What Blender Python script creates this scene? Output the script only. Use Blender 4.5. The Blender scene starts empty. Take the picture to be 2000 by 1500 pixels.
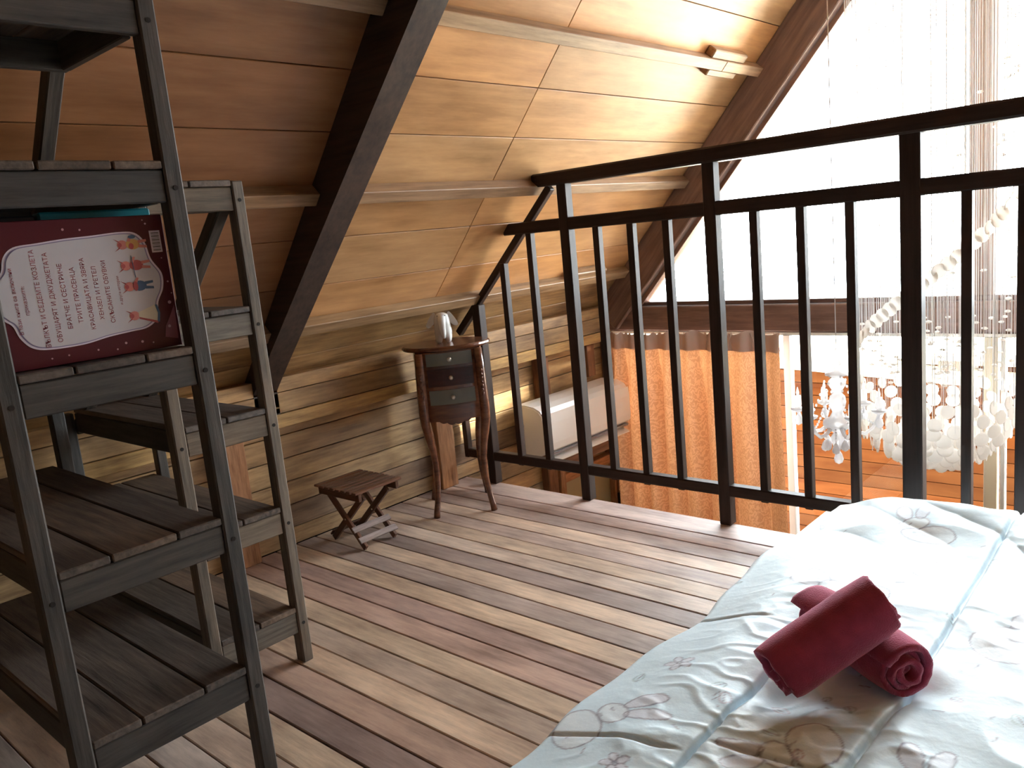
import bpy, bmesh, math, random
from mathutils import Vector, Matrix, noise
import numpy as np

rnd = random.Random(7)
SC = bpy.context.scene
COL = SC.collection

# ------------------------------------------------------------------ camera
cam = bpy.data.cameras.new('camera')
cam.sensor_width = 36.0
cam.lens = 28.96561
cam.clip_start = 0.02
cam.clip_end = 300
cam_o = bpy.data.objects.new('camera', cam)
COL.objects.link(cam_o)
CR = Vector((0.74164800, 0.66395326, -0.09552131))
CU = Vector((-0.04926597, 0.19593185, 0.97937918))
CF = Vector((-0.66897766, 0.72164865, -0.17802277))
cam_o.matrix_world = Matrix(((CR.x, CU.x, -CF.x, 0), (CR.y, CU.y, -CF.y, 0), (CR.z, CU.z, -CF.z, 1.0), (0, 0, 0, 1)))
SC.camera = cam_o

# ------------------------------------------------------------------ world, sun, exposure
world = bpy.data.worlds.new('daylight')
SC.world = world
world.use_nodes = True
wn = world.node_tree
bg = wn.nodes['Background']
bg.inputs['Color'].default_value = (0.88, 0.945, 1.0, 1)
bg.inputs['Strength'].default_value = 27.0
sun = bpy.data.lights.new('sun', 'SUN')
sun.energy = 46.0
sun.angle = math.radians(2.0)
sun.color = (1.0, 0.93, 0.8)
sun_o = bpy.data.objects.new('sun', sun)
COL.objects.link(sun_o)
# light travels from the gable side (+Y), high, slightly from +X
sd = Vector((-0.60, -0.42, -0.69)).normalized()
sun_o.rotation_euler = sd.to_track_quat('-Z', 'Y').to_euler()


def portal(name, loc, sx, sy, direction):
    l = bpy.data.lights.new(name, 'AREA')
    l.shape = 'RECTANGLE'
    l.size = sx
    l.size_y = sy
    l.cycles.is_portal = True
    o = bpy.data.objects.new(name, l)
    COL.objects.link(o)
    o.location = loc
    o.rotation_euler = Vector(direction).to_track_quat('-Z', 'Z').to_euler()
    return o


portal('gable_portal', (-0.77, 3.53, 0.3), 3.5, 4.5, (0, -1, 0))

SC.view_settings.view_transform = 'Standard'
SC.view_settings.look = 'None'
SC.view_settings.exposure = 0.2
SC.view_settings.gamma = 1.0
SC.view_settings.use_curve_mapping = False
SC.cycles.max_bounces = 10
SC.cycles.diffuse_bounces = 6
SC.cycles.transparent_max_bounces = 24
SC.cycles.sample_clamp_indirect = 12.0

# ------------------------------------------------------------------ helpers
WM = {}


def setw(o, parent, M):
    M = Matrix(M)
    WM[o.name] = M
    if parent is not None:
        o.parent = parent
        o.matrix_parent_inverse = Matrix.Identity(4)
        o.matrix_basis = WM[parent.name].inverted() @ M
    else:
        o.matrix_basis = M


def root(name, loc=(0, 0, 0), rotz=0.0, label=None, cat=None, group=None, kind=None):
    o = bpy.data.objects.new(name, None)
    COL.objects.link(o)
    o.empty_display_size = 0.05
    setw(o, None, Matrix.Translation(Vector(loc)) @ Matrix.Rotation(rotz, 4, 'Z'))
    tag(o, label, cat, group, kind)
    return o


def tag(o, label=None, cat=None, group=None, kind=None):
    if label: o['label'] = label
    if cat: o['category'] = cat
    if group: o['group'] = group
    if kind: o['kind'] = kind
    return o


def obj(name, me, mat=None, parent=None, M=None, color=None, smooth=False):
    if isinstance(me, bmesh.types.BMesh):
        m = bpy.data.meshes.new(name)
        me.to_mesh(m)
        me.free()
        me = m
    if mat is not None and not me.materials:
        me.materials.append(mat)
    if smooth:
        me.polygons.foreach_set('use_smooth', [True] * len(me.polygons))
    o = bpy.data.objects.new(name, me)
    COL.objects.link(o)
    setw(o, parent, M if M is not None else Matrix.Identity(4))
    if color is not None:
        o.color = (color[0], color[1], color[2], 1)
    return o


def T(*v):
    return Matrix.Translation(Vector(v))


def bm_box(bm, sx, sy, sz, c=(0, 0, 0), M=None):
    vs = []
    for x in (-.5, .5):
        for y in (-.5, .5):
            for z in (-.5, .5):
                p = Vector((c[0] + x * sx, c[1] + y * sy, c[2] + z * sz))
                if M is not None: p = M @ p
                vs.append(bm.verts.new(p))
    for f in ((0, 1, 3, 2), (4, 6, 7, 5), (0, 4, 5, 1), (2, 3, 7, 6), (0, 2, 6, 4), (1, 5, 7, 3)):
        bm.faces.new([vs[i] for i in f])
    return vs


_box_cache = {}


def box_mesh(sx, sy, sz, bev=0.0, mat=None):
    key = (round(sx, 4), round(sy, 4), round(sz, 4), bev, mat.name if mat else '')
    if key in _box_cache: return _box_cache[key]
    bm = bmesh.new()
    bm_box(bm, sx, sy, sz)
    if bev > 0:
        bmesh.ops.bevel(bm, geom=bm.edges[:], offset=min(bev, sx / 3, sy / 3, sz / 3), segments=1, affect='EDGES')
    me = bpy.data.meshes.new('timber')
    bm.to_mesh(me)
    bm.free()
    if mat: me.materials.append(mat)
    _box_cache[key] = me
    return me


def axes(p0, p1, up=(0, 0, 1)):
    p0 = Vector(p0); p1 = Vector(p1)
    x = (p1 - p0).normalized()
    z = Vector(up)
    z = (z - x * z.dot(x)).normalized()
    y = z.cross(x)
    c = (p0 + p1) / 2
    return Matrix(((x.x, y.x, z.x, c.x), (x.y, y.y, z.y, c.y), (x.z, y.z, z.z, c.z), (0, 0, 0, 1))), (p1 - p0).length


def beam(name, p0, p1, w, h, mat, parent=None, up=(0, 0, 1), bev=0.003, color=None):
    """timber with its grain along p0-p1, w across, h along up"""
    M, L = axes(p0, p1, up)
    return obj(name, box_mesh(L, w, h, bev, mat), None, parent, M, color)


def xbox(name, x0, x1, y0, y1, z0, z1, mat, parent=None, along='X', bev=0.003, color=None):
    cx, cy, cz = (x0 + x1) / 2, (y0 + y1) / 2, (z0 + z1) / 2
    if along == 'X':
        return beam(name, (x0, cy, cz), (x1, cy, cz), abs(y1 - y0), abs(z1 - z0), mat, parent, (0, 0, 1), bev, color)
    if along == 'Y':
        return beam(name, (cx, y0, cz), (cx, y1, cz), abs(x1 - x0), abs(z1 - z0), mat, parent, (0, 0, 1), bev, color)
    return beam(name, (cx, cy, z0), (cx, cy, z1), abs(y1 - y0), abs(x1 - x0), mat, parent, (1, 0, 0), bev, color)


def bm_cyl(bm, r0, r1, z0, z1, seg=16, M=None, cap=True):
    rings = []
    for r, z in ((r0, z0), (r1, z1)):
        ring = []
        for i in range(seg):
            a = 2 * math.pi * i / seg
            p = Vector((r * math.cos(a), r * math.sin(a), z))
            if M is not None: p = M @ p
            ring.append(bm.verts.new(p))
        rings.append(ring)
    for i in range(seg):
        j = (i + 1) % seg
        bm.faces.new((rings[0][i], rings[0][j], rings[1][j], rings[1][i]))
    if cap:
        bm.faces.new(list(reversed(rings[0])))
        bm.faces.new(rings[1])


def bm_lathe(bm, prof, seg=24, M=None, sx=1.0, sy=1.0):
    """prof: list of (r, z) from bottom to top"""
    rings = []
    for r, z in prof:
        if r <= 1e-6:
            p = Vector((0, 0, z))
            if M is not None: p = M @ p
            rings.append([bm.verts.new(p)])
        else:
            ring = []
            for i in range(seg):
                a = 2 * math.pi * i / seg
                p = Vector((r * sx * math.cos(a), r * sy * math.sin(a), z))
                if M is not None: p = M @ p
                ring.append(bm.verts.new(p))
            rings.append(ring)
    for k in range(len(rings) - 1):
        a, b = rings[k], rings[k + 1]
        for i in range(seg):
            j = (i + 1) % seg
            if len(a) == 1 and len(b) == 1: continue
            if len(a) == 1: bm.faces.new((a[0], b[j], b[i]))
            elif len(b) == 1: bm.faces.new((a[i], a[j], b[0]))
            else: bm.faces.new((a[i], a[j], b[j], b[i]))
    if len(rings[0]) > 1: bm.faces.new(list(reversed(rings[0])))
    if len(rings[-1]) > 1: bm.faces.new(rings[-1])


def bm_tube(bm, pts, rad, seg=8, M=None, sq=1.0):
    """swept tube; rad is a number or a list; frames kept upright"""
    pts = [Vector(p) for p in pts]
    n = len(pts)
    if not hasattr(rad, '__len__'): rad = [rad] * n
    prev = None
    rings = []
    for i in range(n):
        t = (pts[min(i + 1, n - 1)] - pts[max(i - 1, 0)]).normalized()
        if prev is None:
            a = Vector((1, 0, 0)) if abs(t.x) < .8 else Vector((0, 1, 0))
        else:
            a = prev
        u = (a - t * a.dot(t)).normalized()
        prev = u
        v = t.cross(u)
        ring = []
        for k in range(seg):
            an = 2 * math.pi * k / seg
            p = pts[i] + (u * math.cos(an) + v * math.sin(an) * sq) * rad[i]
            if M is not None: p = M @ p
            ring.append(bm.verts.new(p))
        rings.append(ring)
    for i in range(n - 1):
        for k in range(seg):
            j = (k + 1) % seg
            bm.faces.new((rings[i][k], rings[i][j], rings[i + 1][j], rings[i + 1][k]))
    bm.faces.new(list(reversed(rings[0])))
    bm.faces.new(rings[-1])


def bm_prism(bm, pts, z0, z1, M=None):
    """extrude a closed XY polygon from z0 to z1"""
    a = []; b = []
    for x, y in pts:
        p = Vector((x, y, z0)); q = Vector((x, y, z1))
        if M is not None: p = M @ p; q = M @ q
        a.append(bm.verts.new(p)); b.append(bm.verts.new(q))
    n = len(pts)
    for i in range(n):
        j = (i + 1) % n
        bm.faces.new((a[i], a[j], b[j], b[i]))
    bm.faces.new(list(reversed(a)))
    bm.faces.new(b)


# ------------------------------------------------------------------ materials
def newmat(name):
    m = bpy.data.materials.new(name)
    m.use_nodes = True
    return m, m.node_tree, m.node_tree.nodes['Principled BSDF']


def plain(name, col, rough=0.5, metal=0.0, spec=0.5, **kw):
    m, nt, b = newmat(name)
    b.inputs['Base Color'].default_value = (*col, 1)
    b.inputs['Roughness'].default_value = rough
    b.inputs['Metallic'].default_value = metal
    b.inputs['Specular IOR Level'].default_value = spec
    for k, v in kw.items():
        b.inputs[k.replace('_', ' ')].default_value = v
    return m


def wood(name, dark, light, rough=0.5, fine=60.0, stretch=16.0, blotch=2.2, bump=0.25, coat=0.0, tint=True, blotch_amt=0.35, spec=0.4):
    """weathered timber: streaky grain along local X, blotches, per-piece tint from the object colour"""
    m, nt, b = newmat(name)
    N, L = nt.nodes, nt.links
    tc = N.new('ShaderNodeTexCoord')
    oi = N.new('ShaderNodeObjectInfo')
    mul = N.new('ShaderNodeMath'); mul.operation = 'MULTIPLY'; mul.inputs[1].default_value = 37.0
    L.new(oi.outputs['Random'], mul.inputs[0])
    add = N.new('ShaderNodeVectorMath'); add.operation = 'ADD'
    L.new(tc.outputs['Object'], add.inputs[0]); L.new(mul.outputs[0], add.inputs[1])
    mp = N.new('ShaderNodeMapping')
    mp.inputs['Scale'].default_value = (fine / stretch, fine, fine)
    L.new(add.outputs[0], mp.inputs['Vector'])
    n1 = N.new('ShaderNodeTexNoise'); n1.inputs['Scale'].default_value = 1.0
    n1.inputs['Detail'].default_value = 6; n1.inputs['Roughness'].default_value = 0.65
    L.new(mp.outputs[0], n1.inputs['Vector'])
    mp2 = N.new('ShaderNodeMapping')
    mp2.inputs['Scale'].default_value = (blotch, blotch * 3.2, blotch * 3.2)
    L.new(add.outputs[0], mp2.inputs['Vector'])
    n2 = N.new('ShaderNodeTexNoise'); n2.inputs['Scale'].default_value = 1.6
    n2.inputs['Detail'].default_value = 5; n2.inputs['Roughness'].default_value = 0.6
    L.new(mp2.outputs[0], n2.inputs['Vector'])
    mixf = N.new('ShaderNodeMix'); mixf.data_type = 'FLOAT'
    mixf.inputs[0].default_value = blotch_amt
    L.new(n1.outputs['Fac'], mixf.inputs[2]); L.new(n2.outputs['Fac'], mixf.inputs[3])
    rp = N.new('ShaderNodeValToRGB')
    rp.color_ramp.elements[0].position = 0.36; rp.color_ramp.elements[0].color = (*dark, 1)
    rp.color_ramp.elements[1].position = 0.62; rp.color_ramp.elements[1].color = (*light, 1)
    L.new(mixf.outputs[0], rp.inputs['Fac'])
    out = rp.outputs['Color']
    if tint:
        mx = N.new('ShaderNodeMix'); mx.data_type = 'RGBA'; mx.blend_type = 'MULTIPLY'
        mx.inputs[0].default_value = 1.0
        L.new(out, mx.inputs[6]); L.new(oi.outputs['Color'], mx.inputs[7])
        out = mx.outputs[2]
    L.new(out, b.inputs['Base Color'])
    b.inputs['Roughness'].default_value = rough
    b.inputs['Specular IOR Level'].default_value = spec
    if coat > 0:
        b.inputs['Coat Weight'].default_value = coat
        b.inputs['Coat Roughness'].default_value = 0.25
    if bump > 0:
        bp = N.new('ShaderNodeBump'); bp.inputs['Strength'].default_value = bump
        bp.inputs['Distance'].default_value = 0.002
        L.new(n1.outputs['Fac'], bp.inputs['Height'])
        L.new(bp.outputs[0], b.inputs['Normal'])
    return m


M_floor = wood('floor_timber', (0.27, 0.198, 0.165), (0.64, 0.51, 0.425), rough=0.50, fine=75, stretch=9, bump=0.3, blotch_amt=0.62, spec=0.9)
M_wall = wood('wall_board_timber', (0.165, 0.095, 0.048), (0.52, 0.36, 0.185), rough=0.42, fine=60, stretch=12, bump=0.3, blotch_amt=0.5)
M_ceil = wood('ceiling_plywood', (0.34, 0.165, 0.062), (0.60, 0.33, 0.145), rough=0.38, fine=34, stretch=10, bump=0.08, blotch=1.2, blotch_amt=0.6)
M_purlin = wood('purlin_timber', (0.17, 0.10, 0.055), (0.40, 0.26, 0.16), rough=0.45, fine=55, stretch=14, bump=0.2)
M_rafter = wood('rafter_timber', (0.018, 0.010, 0.008), (0.062, 0.036, 0.026), rough=0.5, fine=55, stretch=14, bump=0.2)
M_gable = wood('gable_timber', (0.125, 0.070, 0.050), (0.27, 0.160, 0.118), rough=0.45, fine=55, stretch=14, bump=0.2)
M_rail = wood('railing_timber', (0.016, 0.009, 0.007), (0.044, 0.025, 0.019), rough=0.5, spec=0.22, fine=60, stretch=14, bump=0.15)
M_stud = wood('stud_timber', (0.20, 0.085, 0.035), (0.46, 0.22, 0.10), rough=0.55, fine=80, stretch=8, bump=0.35)
M_shelf = wood('aged_shelf_timber', (0.023, 0.0195, 0.017), (0.092, 0.076, 0.063), rough=0.6, fine=90, stretch=14, bump=0.5, blotch_amt=0.4)
M_mahog = wood('mahogany', (0.070, 0.023, 0.012), (0.21, 0.075, 0.036), rough=0.22, fine=60, stretch=12, bump=0.05, coat=0.5)
M_stool = wood('stool_timber', (0.07, 0.028, 0.016), (0.19, 0.085, 0.05), rough=0.35, fine=80, stretch=12, bump=0.1, coat=0.2)
M_house = wood('neighbour_cladding', (0.050, 0.0125, 0.0030), (0.085, 0.026, 0.0065), rough=0.9, spec=0.03, fine=14, stretch=10, bump=0.1)
M_fascia = plain('pale_painted_timber', (0.80, 0.70, 0.52), 0.6)
M_ground = plain('pale_yard_paving', (0.50, 0.46, 0.40), 0.9)
M_brown = plain('weathered_brown_paint', (0.16, 0.11, 0.08), 0.7)
M_dark = plain('dark_gap', (0.015, 0.010, 0.008), 0.9)
M_white = plain('white_plastic', (0.92, 0.91, 0.89), 0.28)
M_whitegrey = plain('grey_plastic', (0.25, 0.25, 0.27), 0.4)
M_alu = plain('white_door_frame', (0.85, 0.84, 0.80), 0.35)
M_drawer_grey = plain('grey_green_painted_wood', (0.15, 0.155, 0.14), 0.35)
M_drawer_red = wood('dark_red_drawer_wood', (0.030, 0.008, 0.007), (0.065, 0.018, 0.015), rough=0.3, bump=0.05)
M_knob = plain('brushed_metal', (0.62, 0.58, 0.52), 0.28, 1.0)
M_blackmetal = plain('dark_bolt_metal', (0.03, 0.03, 0.03), 0.4, 0.8)
M_ceramic = plain('white_glazed_ceramic', (0.74, 0.74, 0.72), 0.12)
M_ceramic_pink = plain('pinkish_glaze', (0.50, 0.36, 0.34), 0.2)
M_mattress = plain('mattress_ticking', (0.75, 0.75, 0.74), 0.8)
M_string = plain('clear_nylon_string', (0.9, 0.9, 0.9), 0.3)
M_page = plain('page_paper', (0.7, 0.66, 0.58), 0.8)
M_bookred = plain('dark_red_book_cloth', (0.085, 0.006, 0.016), 0.35)
M_bookteal = plain('teal_book_cover', (0.01, 0.19, 0.24), 0.35)
M_bookblack = plain('near_black_book_cover', (0.012, 0.012, 0.016), 0.5)


def glass_mat():
    m, nt, b = newmat('window_glass')
    N, L = nt.nodes, nt.links
    tr = N.new('ShaderNodeBsdfTransparent'); tr.inputs[0].default_value = (0.97, 0.98, 0.97, 1)
    gl = N.new('ShaderNodeBsdfGlossy'); gl.inputs['Roughness'].default_value = 0.02
    fr = N.new('ShaderNodeFresnel'); fr.inputs[0].default_value = 1.35
    mx = N.new('ShaderNodeMixShader')
    L.new(fr.outputs[0], mx.inputs[0]); L.new(tr.outputs[0], mx.inputs[1]); L.new(gl.outputs[0], mx.inputs[2])
    L.new(mx.outputs[0], N['Material Output'].inputs[0])
    return m


M_glass = glass_mat()


def cloth_translucent(name, col, tcol, fac, scale=(30, 30, 30), pattern=True):
    m, nt, b = newmat(name)
    N, L = nt.nodes, nt.links
    tc = N.new('ShaderNodeTexCoord')
    wv = N.new('ShaderNodeTexWave'); wv.wave_type = 'RINGS'
    wv.inputs['Scale'].default_value = 11.0; wv.inputs['Distortion'].default_value = 16.0
    wv.inputs['Detail'].default_value = 3.0; wv.inputs['Detail Scale'].default_value = 2.2
    mp = N.new('ShaderNodeMapping'); mp.inputs['Scale'].default_value = (2.2, 1, 1.2)
    L.new(tc.outputs['UV'], mp.inputs['Vector']); L.new(mp.outputs[0], wv.inputs['Vector'])
    rp = N.new('ShaderNodeValToRGB')
    rp.color_ramp.elements[0].position = 0.45; rp.color_ramp.elements[0].color = (0.78, 0.74, 0.70, 1)
    rp.color_ramp.elements[1].position = 0.55; rp.color_ramp.elements[1].color = (1, 1, 1, 1)
    L.new(wv.outputs['Fac'], rp.inputs['Fac'])
    cols = []
    for c in (col, tcol):
        mx = N.new('ShaderNodeMix'); mx.data_type = 'RGBA'; mx.blend_type = 'MULTIPLY'
        mx.inputs[0].default_value = 1.0 if pattern else 0.0
        mx.inputs[6].default_value = (*c, 1)
        L.new(rp.outputs['Color'], mx.inputs[7])
        cols.append(mx.outputs[2])
    df = N.new('ShaderNodeBsdfDiffuse'); L.new(cols[0], df.inputs['Color'])
    tl = N.new('ShaderNodeBsdfTranslucent'); L.new(cols[1], tl.inputs['Color'])
    ms = N.new('ShaderNodeMixShader'); ms.inputs[0].default_value = fac
    L.new(df.outputs[0], ms.inputs[1]); L.new(tl.outputs[0], ms.inputs[2])
    gs = N.new('ShaderNodeBsdfGlossy'); gs.inputs['Roughness'].default_value = 0.45
    gs.inputs['Color'].default_value = (0.9, 0.8, 0.75, 1)
    m2 = N.new('ShaderNodeMixShader'); m2.inputs[0].default_value = 0.06
    L.new(ms.outputs[0], m2.inputs[1]); L.new(gs.outputs[0], m2.inputs[2])
    L.new(m2.outputs[0], N['Material Output'].inputs[0])
    return m


M_curtain = cloth_translucent('peach_damask_cloth', (0.62, 0.45, 0.37), (0.60, 0.25, 0.095), 0.20)
M_heading = cloth_translucent('grey_pink_heading_tape', (0.66, 0.54, 0.49), (0.35, 0.22, 0.16), 0.22, pattern=False)
def crystal_mat():
    m, nt, b = newmat('clear_crystal')
    b.inputs['Base Color'].default_value = (0.97, 0.97, 0.98, 1)
    b.inputs['Roughness'].default_value = 0.12
    b.inputs['Transmission Weight'].default_value = 0.35
    b.inputs['Specular IOR Level'].default_value = 0.9
    N, L = nt.nodes, nt.links
    tl = N.new('ShaderNodeBsdfTranslucent'); tl.inputs[0].default_value = (0.97, 0.97, 0.98, 1)
    mx = N.new('ShaderNodeMixShader'); mx.inputs[0].default_value = 0.45
    L.new(b.outputs[0], mx.inputs[1]); L.new(tl.outputs[0], mx.inputs[2])
    L.new(mx.outputs[0], N['Material Output'].inputs[0])
    return m


M_crystal = crystal_mat()
M_shell = cloth_translucent('white_capiz_shell', (0.92, 0.90, 0.87), (0.95, 0.93, 0.90), 0.5, pattern=False)


def terry(name, col):
    m, nt, b = newmat(name)
    N, L = nt.nodes, nt.links
    tc = N.new('ShaderNodeTexCoord')
    n = N.new('ShaderNodeTexNoise'); n.inputs['Scale'].default_value = 420; n.inputs['Detail'].default_value = 3
    L.new(tc.outputs['Object'], n.inputs['Vector'])
    n2 = N.new('ShaderNodeTexNoise'); n2.inputs['Scale'].default_value = 28; n2.inputs['Detail'].default_value = 4
    L.new(tc.outputs['Object'], n2.inputs['Vector'])
    rp = N.new('ShaderNodeValToRGB')
    rp.color_ramp.elements[0].position = 0.3; rp.color_ramp.elements[0].color = (*[c * 0.78 for c in col], 1)
    rp.color_ramp.elements[1].position = 0.7; rp.color_ramp.elements[1].color = (*[min(1, c * 1.15) for c in col], 1)
    L.new(n2.outputs['Fac'], rp.inputs['Fac'])
    L.new(rp.outputs['Color'], b.inputs['Base Color'])
    b.inputs['Roughness'].default_value = 0.95
    b.inputs['Sheen Weight'].default_value = 1.0
    b.inputs['Sheen Roughness'].default_value = 0.4
    b.inputs['Sheen Tint'].default_value = (0.95, 0.45, 0.6, 1)
    bp = N.new('ShaderNodeBump'); bp.inputs['Strength'].default_value = 0.55; bp.inputs['Distance'].default_value = 0.003
    L.new(n.outputs['Fac'], bp.inputs['Height'])
    L.new(bp.outputs[0], b.inputs['Normal'])
    return m


M_towel = terry('raspberry_terry_cloth', (0.36, 0.045, 0.095))


def duvet_mat():
    m, nt, b = newmat('pale_blue_printed_cotton')
    N, L = nt.nodes, nt.links
    at = N.new('ShaderNodeAttribute'); at.attribute_name = 'print'
    L.new(at.outputs['Color'], b.inputs['Base Color'])
    b.inputs['Roughness'].default_value = 0.45
    b.inputs['Sheen Weight'].default_value = 0.15
    tc = N.new('ShaderNodeTexCoord')
    n = N.new('ShaderNodeTexNoise'); n.inputs['Scale'].default_value = 45; n.inputs['Detail'].default_value = 5
    L.new(tc.outputs['Object'], n.inputs['Vector'])
    bp = N.new('ShaderNodeBump'); bp.inputs['Strength'].default_value = 0.25; bp.inputs['Distance'].default_value = 0.004
    L.new(n.outputs['Fac'], bp.inputs['Height']); L.new(bp.outputs[0], b.inputs['Normal'])
    return m


M_duvet = duvet_mat()


def tint(lo=0.7, hi=1.2, warm=0.0):
    v = rnd.uniform(lo, hi)
    w = rnd.uniform(-1, 1) * 0.10
    return (v * (1 + w), v, v * (1 - w * 1.2 - warm))


# ------------------------------------------------------------------ constants of the place
XW = -2.49          # lower wall face
YR = 2.326          # railing plane
YG = 3.45           # gable glass plane
YB = -1.30          # rear gable
XR = 0.95           # right wall
RX, RZ = -0.77, 0.6 + 1.72 * 1.1106   # ridge
TH = math.radians(48)
SD = Vector((math.cos(TH), 0, math.sin(TH)))      # up the left slope
SN = Vector((math.sin(TH), 0, -math.cos(TH)))     # into the room
SO = Vector((XW, 0, 0.6))
TR = 1.72 / math.cos(TH)                          # slope length to the ridge


def sl(t, y, d=0.0):
    p = SO + SD * t + SN * d
    return Vector((p.x, y, p.z))


SDR = Vector((-math.cos(TH), 0, math.sin(TH)))
SNR = Vector((-math.sin(TH), 0, -math.cos(TH)))
SOR = Vector((XR, 0, 0.6))


def slr(t, y, d=0.0):
    p = SOR + SDR * t + SNR * d
    return Vector((p.x, y, p.z))


# ------------------------------------------------------------------ floor
fl = root('floor', (0, 0, 0), kind='structure')
xbox('joist_deck', XW - 0.02, XR + 0.02, YB, 2.34, -0.14, -0.022, M_dark, fl, 'X', 0)
joints = [2.348, 2.222]
y = 2.141
while y > YB + 0.05:
    joints.append(y); y -= 0.0818
joints.append(YB)
PC = {0: (0.95, 0.9, 0.95), 1: (1.0, .95, 1.0), 2: (0.8, .78, .82), 3: (1.12, 1.05, .95), 4: (0.85, .8, .8), 5: (1.05, 1.0, .88),
      6: (1.12, 1.12, 1.08), 7: (0.60, .57, .60), 8: (1.08, 1.02, .9), 9: (0.72, .70, .72), 10: (1.1, 1.02, .86), 11: (0.78, .66, .66),
      12: (.86, .72, .68), 13: (1.1, 1.04, .88), 14: (.88, .84, .78), 15: (1.18, 1.08, .92), 16: (.85, .72, .66), 17: (.55, .48, .50), 18: (1.05, 1.0, .86)}
for i in range(len(joints) - 1):
    y1, y0 = joints[i] - 0.0019, joints[i + 1] + 0.0019
    c = PC.get(i, tint(0.65, 1.15))
    dz = rnd.uniform(-0.0012, 0.0006)
    xbox('plank', XW, XR, y0, y1, -0.022 + dz, dz, M_floor, fl, 'X', 0.0018, c)
# ceiling of the room below / its floor
bf = xbox('floor_lower', XW - .1, XR + .1, YB, YG + .05, -2.32, -2.26, M_floor, None, 'X', 0)
tag(bf, kind='structure')

# ------------------------------------------------------------------ left wall
wl = root('wall_left', (XW, 0, 0), kind='structure')
xbox('sheathing', XW - 0.08, XW - 0.022, YB - .02, YG + .05, -2.26, 0.66, M_dark, wl, 'Y', 0)
zs = [0.430, 0.394, 0.311, 0.228, 0.145, 0.062, 0.0]
WC = [(1.05, .95, .85), (.85, .78, .72), (1.12, 1.1, 1.05), (1.12, 1.12, 1.12), (.62, .58, .68), (1.05, 1.0, .98), (1.05, .98, .8)]
for i in range(len(zs) - 1):
    xbox('board', XW - 0.02, XW + rnd.uniform(-.001, .001), YB, YG, zs[i + 1] + .0016, zs[i] - .0016, M_wall, wl, 'Y', 0.0015, WC[i])
z = 0.0
while z > -2.2:
    xbox('board', XW - 0.02, XW + rnd.uniform(-.001, .001), 2.36, YG, z - 0.083 + .0016, z - .0016, M_wall, wl, 'Y', 0.0015, tint(.8, 1.15))
    z -= 0.083
for (z0, z1, c, dx) in ((0.430, 0.479, (1.35, 1.25, .95), 0.05), (0.479, 0.551, (.95, .86, .78), 0.045), (0.551, 0.602, (1.15, 1.0, .85), 0.045)):  # lowest board tinted brighter: light on the ledge put into its colour
    xbox('board', XW - 0.02, XW + dx, YB, YG, z0 + .0012, z1 - .0012, M_wall, wl, 'Y', 0.0015, c)
for (ya, yb, zb) in ((1.235, 1.325, 0.0), (2.165, 2.255, 0.0), (2.83, 2.90, -2.2), (3.20, 3.26, 0.27), (0.25, 0.34, 0.0), (-.75, -.66, 0.0)):
    xbox('stud', XW, XW + 0.046, ya, yb, zb, 0.429, M_stud, wl, 'Z', 0.003, (1, 1, 1) if zb == 0 else (.55, .5, .5))

# window set in the wall of the room below
wd = root('window_2', (XW + .05, 3.1, -0.9), kind='structure')
xbox('window_head', XW, XW + .075, 2.905, 3.38, -0.115, -0.05, M_gable, wd, 'Y', .003)
xbox('window_sill', XW, XW + .05, 2.905, 3.38, -0.20, -0.155, M_stud, wd, 'Y', .003, (1.1, 1, .9))
xbox('window_frame', XW, XW + .055, 2.905, 2.945, -1.2, -0.116, M_stud, wd, 'Z', .003)
xbox('window_frame', XW, XW + .055, 3.34, 3.38, -1.2, -0.116, M_stud, wd, 'Z', .003)
xbox('window_panel', XW, XW + .018, 2.945, 3.34, -1.2, -0.2, plain('olive_frosted_pane', (.30, .25, .14), .35), wd, 'Z', 0)
bm = bmesh.new()
bm_cyl(bm, .006, .006, -.06, .06, 10)
bm_cyl(bm, .010, .010, -.03, .02, 10)
bm_box(bm, .012, .02, .10, (-.008, 0, 0))
obj('bolt', bm, M_blackmetal, wd, T(XW + .068, 3.36, -.42), smooth=False)

# ------------------------------------------------------------------ ceiling (both slopes)
ce = root('ceiling', (XW, 0, .6), kind='structure')


def slope_box(name, t0, t1, y0, y1, d0, d1, mat, parent, bev=.0015, color=None, along='Y', S=sl, N=SN):
    tc, yc, dc = (t0 + t1) / 2, (y0 + y1) / 2, (d0 + d1) / 2
    if along == 'Y':
        return beam(name, S(tc, y0, dc), S(tc, y1, dc), t1 - t0, d1 - d0, mat, parent, N, bev, color)
    return beam(name, S(t0, yc, dc), S(t1, yc, dc), y1 - y0, d1 - d0, mat, parent, N, bev, color)


slope_box('roof_sheathing', -.12, TR + .03, YB - .03, YG + .06, -0.06, -0.014, M_dark, ce, 0, None)
tj = [0.0, 0.083, 0.205, 0.405, 0.595, 0.77, 0.957, 1.137, 1.32, 1.50, 1.685, 1.87, 2.05, 2.23, 2.41, TR - .005]
yj = [YB, 0.2, 1.43, 2.12, 3.42]
for i in range(len(tj) - 1):
    for k in range(len(yj) - 1):
        if i < 2:
            if k not in (0, 2): continue
            ya, yb = (YB, 1.43) if k == 0 else (1.43, 3.42)
            m, c = M_wall, ((.78, .66, .52) if i == 1 else (.85, .72, .6))
        else:
            ya, yb = yj[k], yj[k + 1]
            if k == 2 or k == 3:
                pass
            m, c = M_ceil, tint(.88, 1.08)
            if k < 2: c = (c[0] * .60, c[1] * .50, c[2] * .50)  # left-bay panels: the bay's shade put into a darker, redder tint
        slope_box('ceiling_panel', tj[i] + .0016, tj[i + 1] - .0016, ya + .0014, yb - .0014, -0.014, rnd.uniform(0, .0012), m, ce, .001, c)
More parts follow.
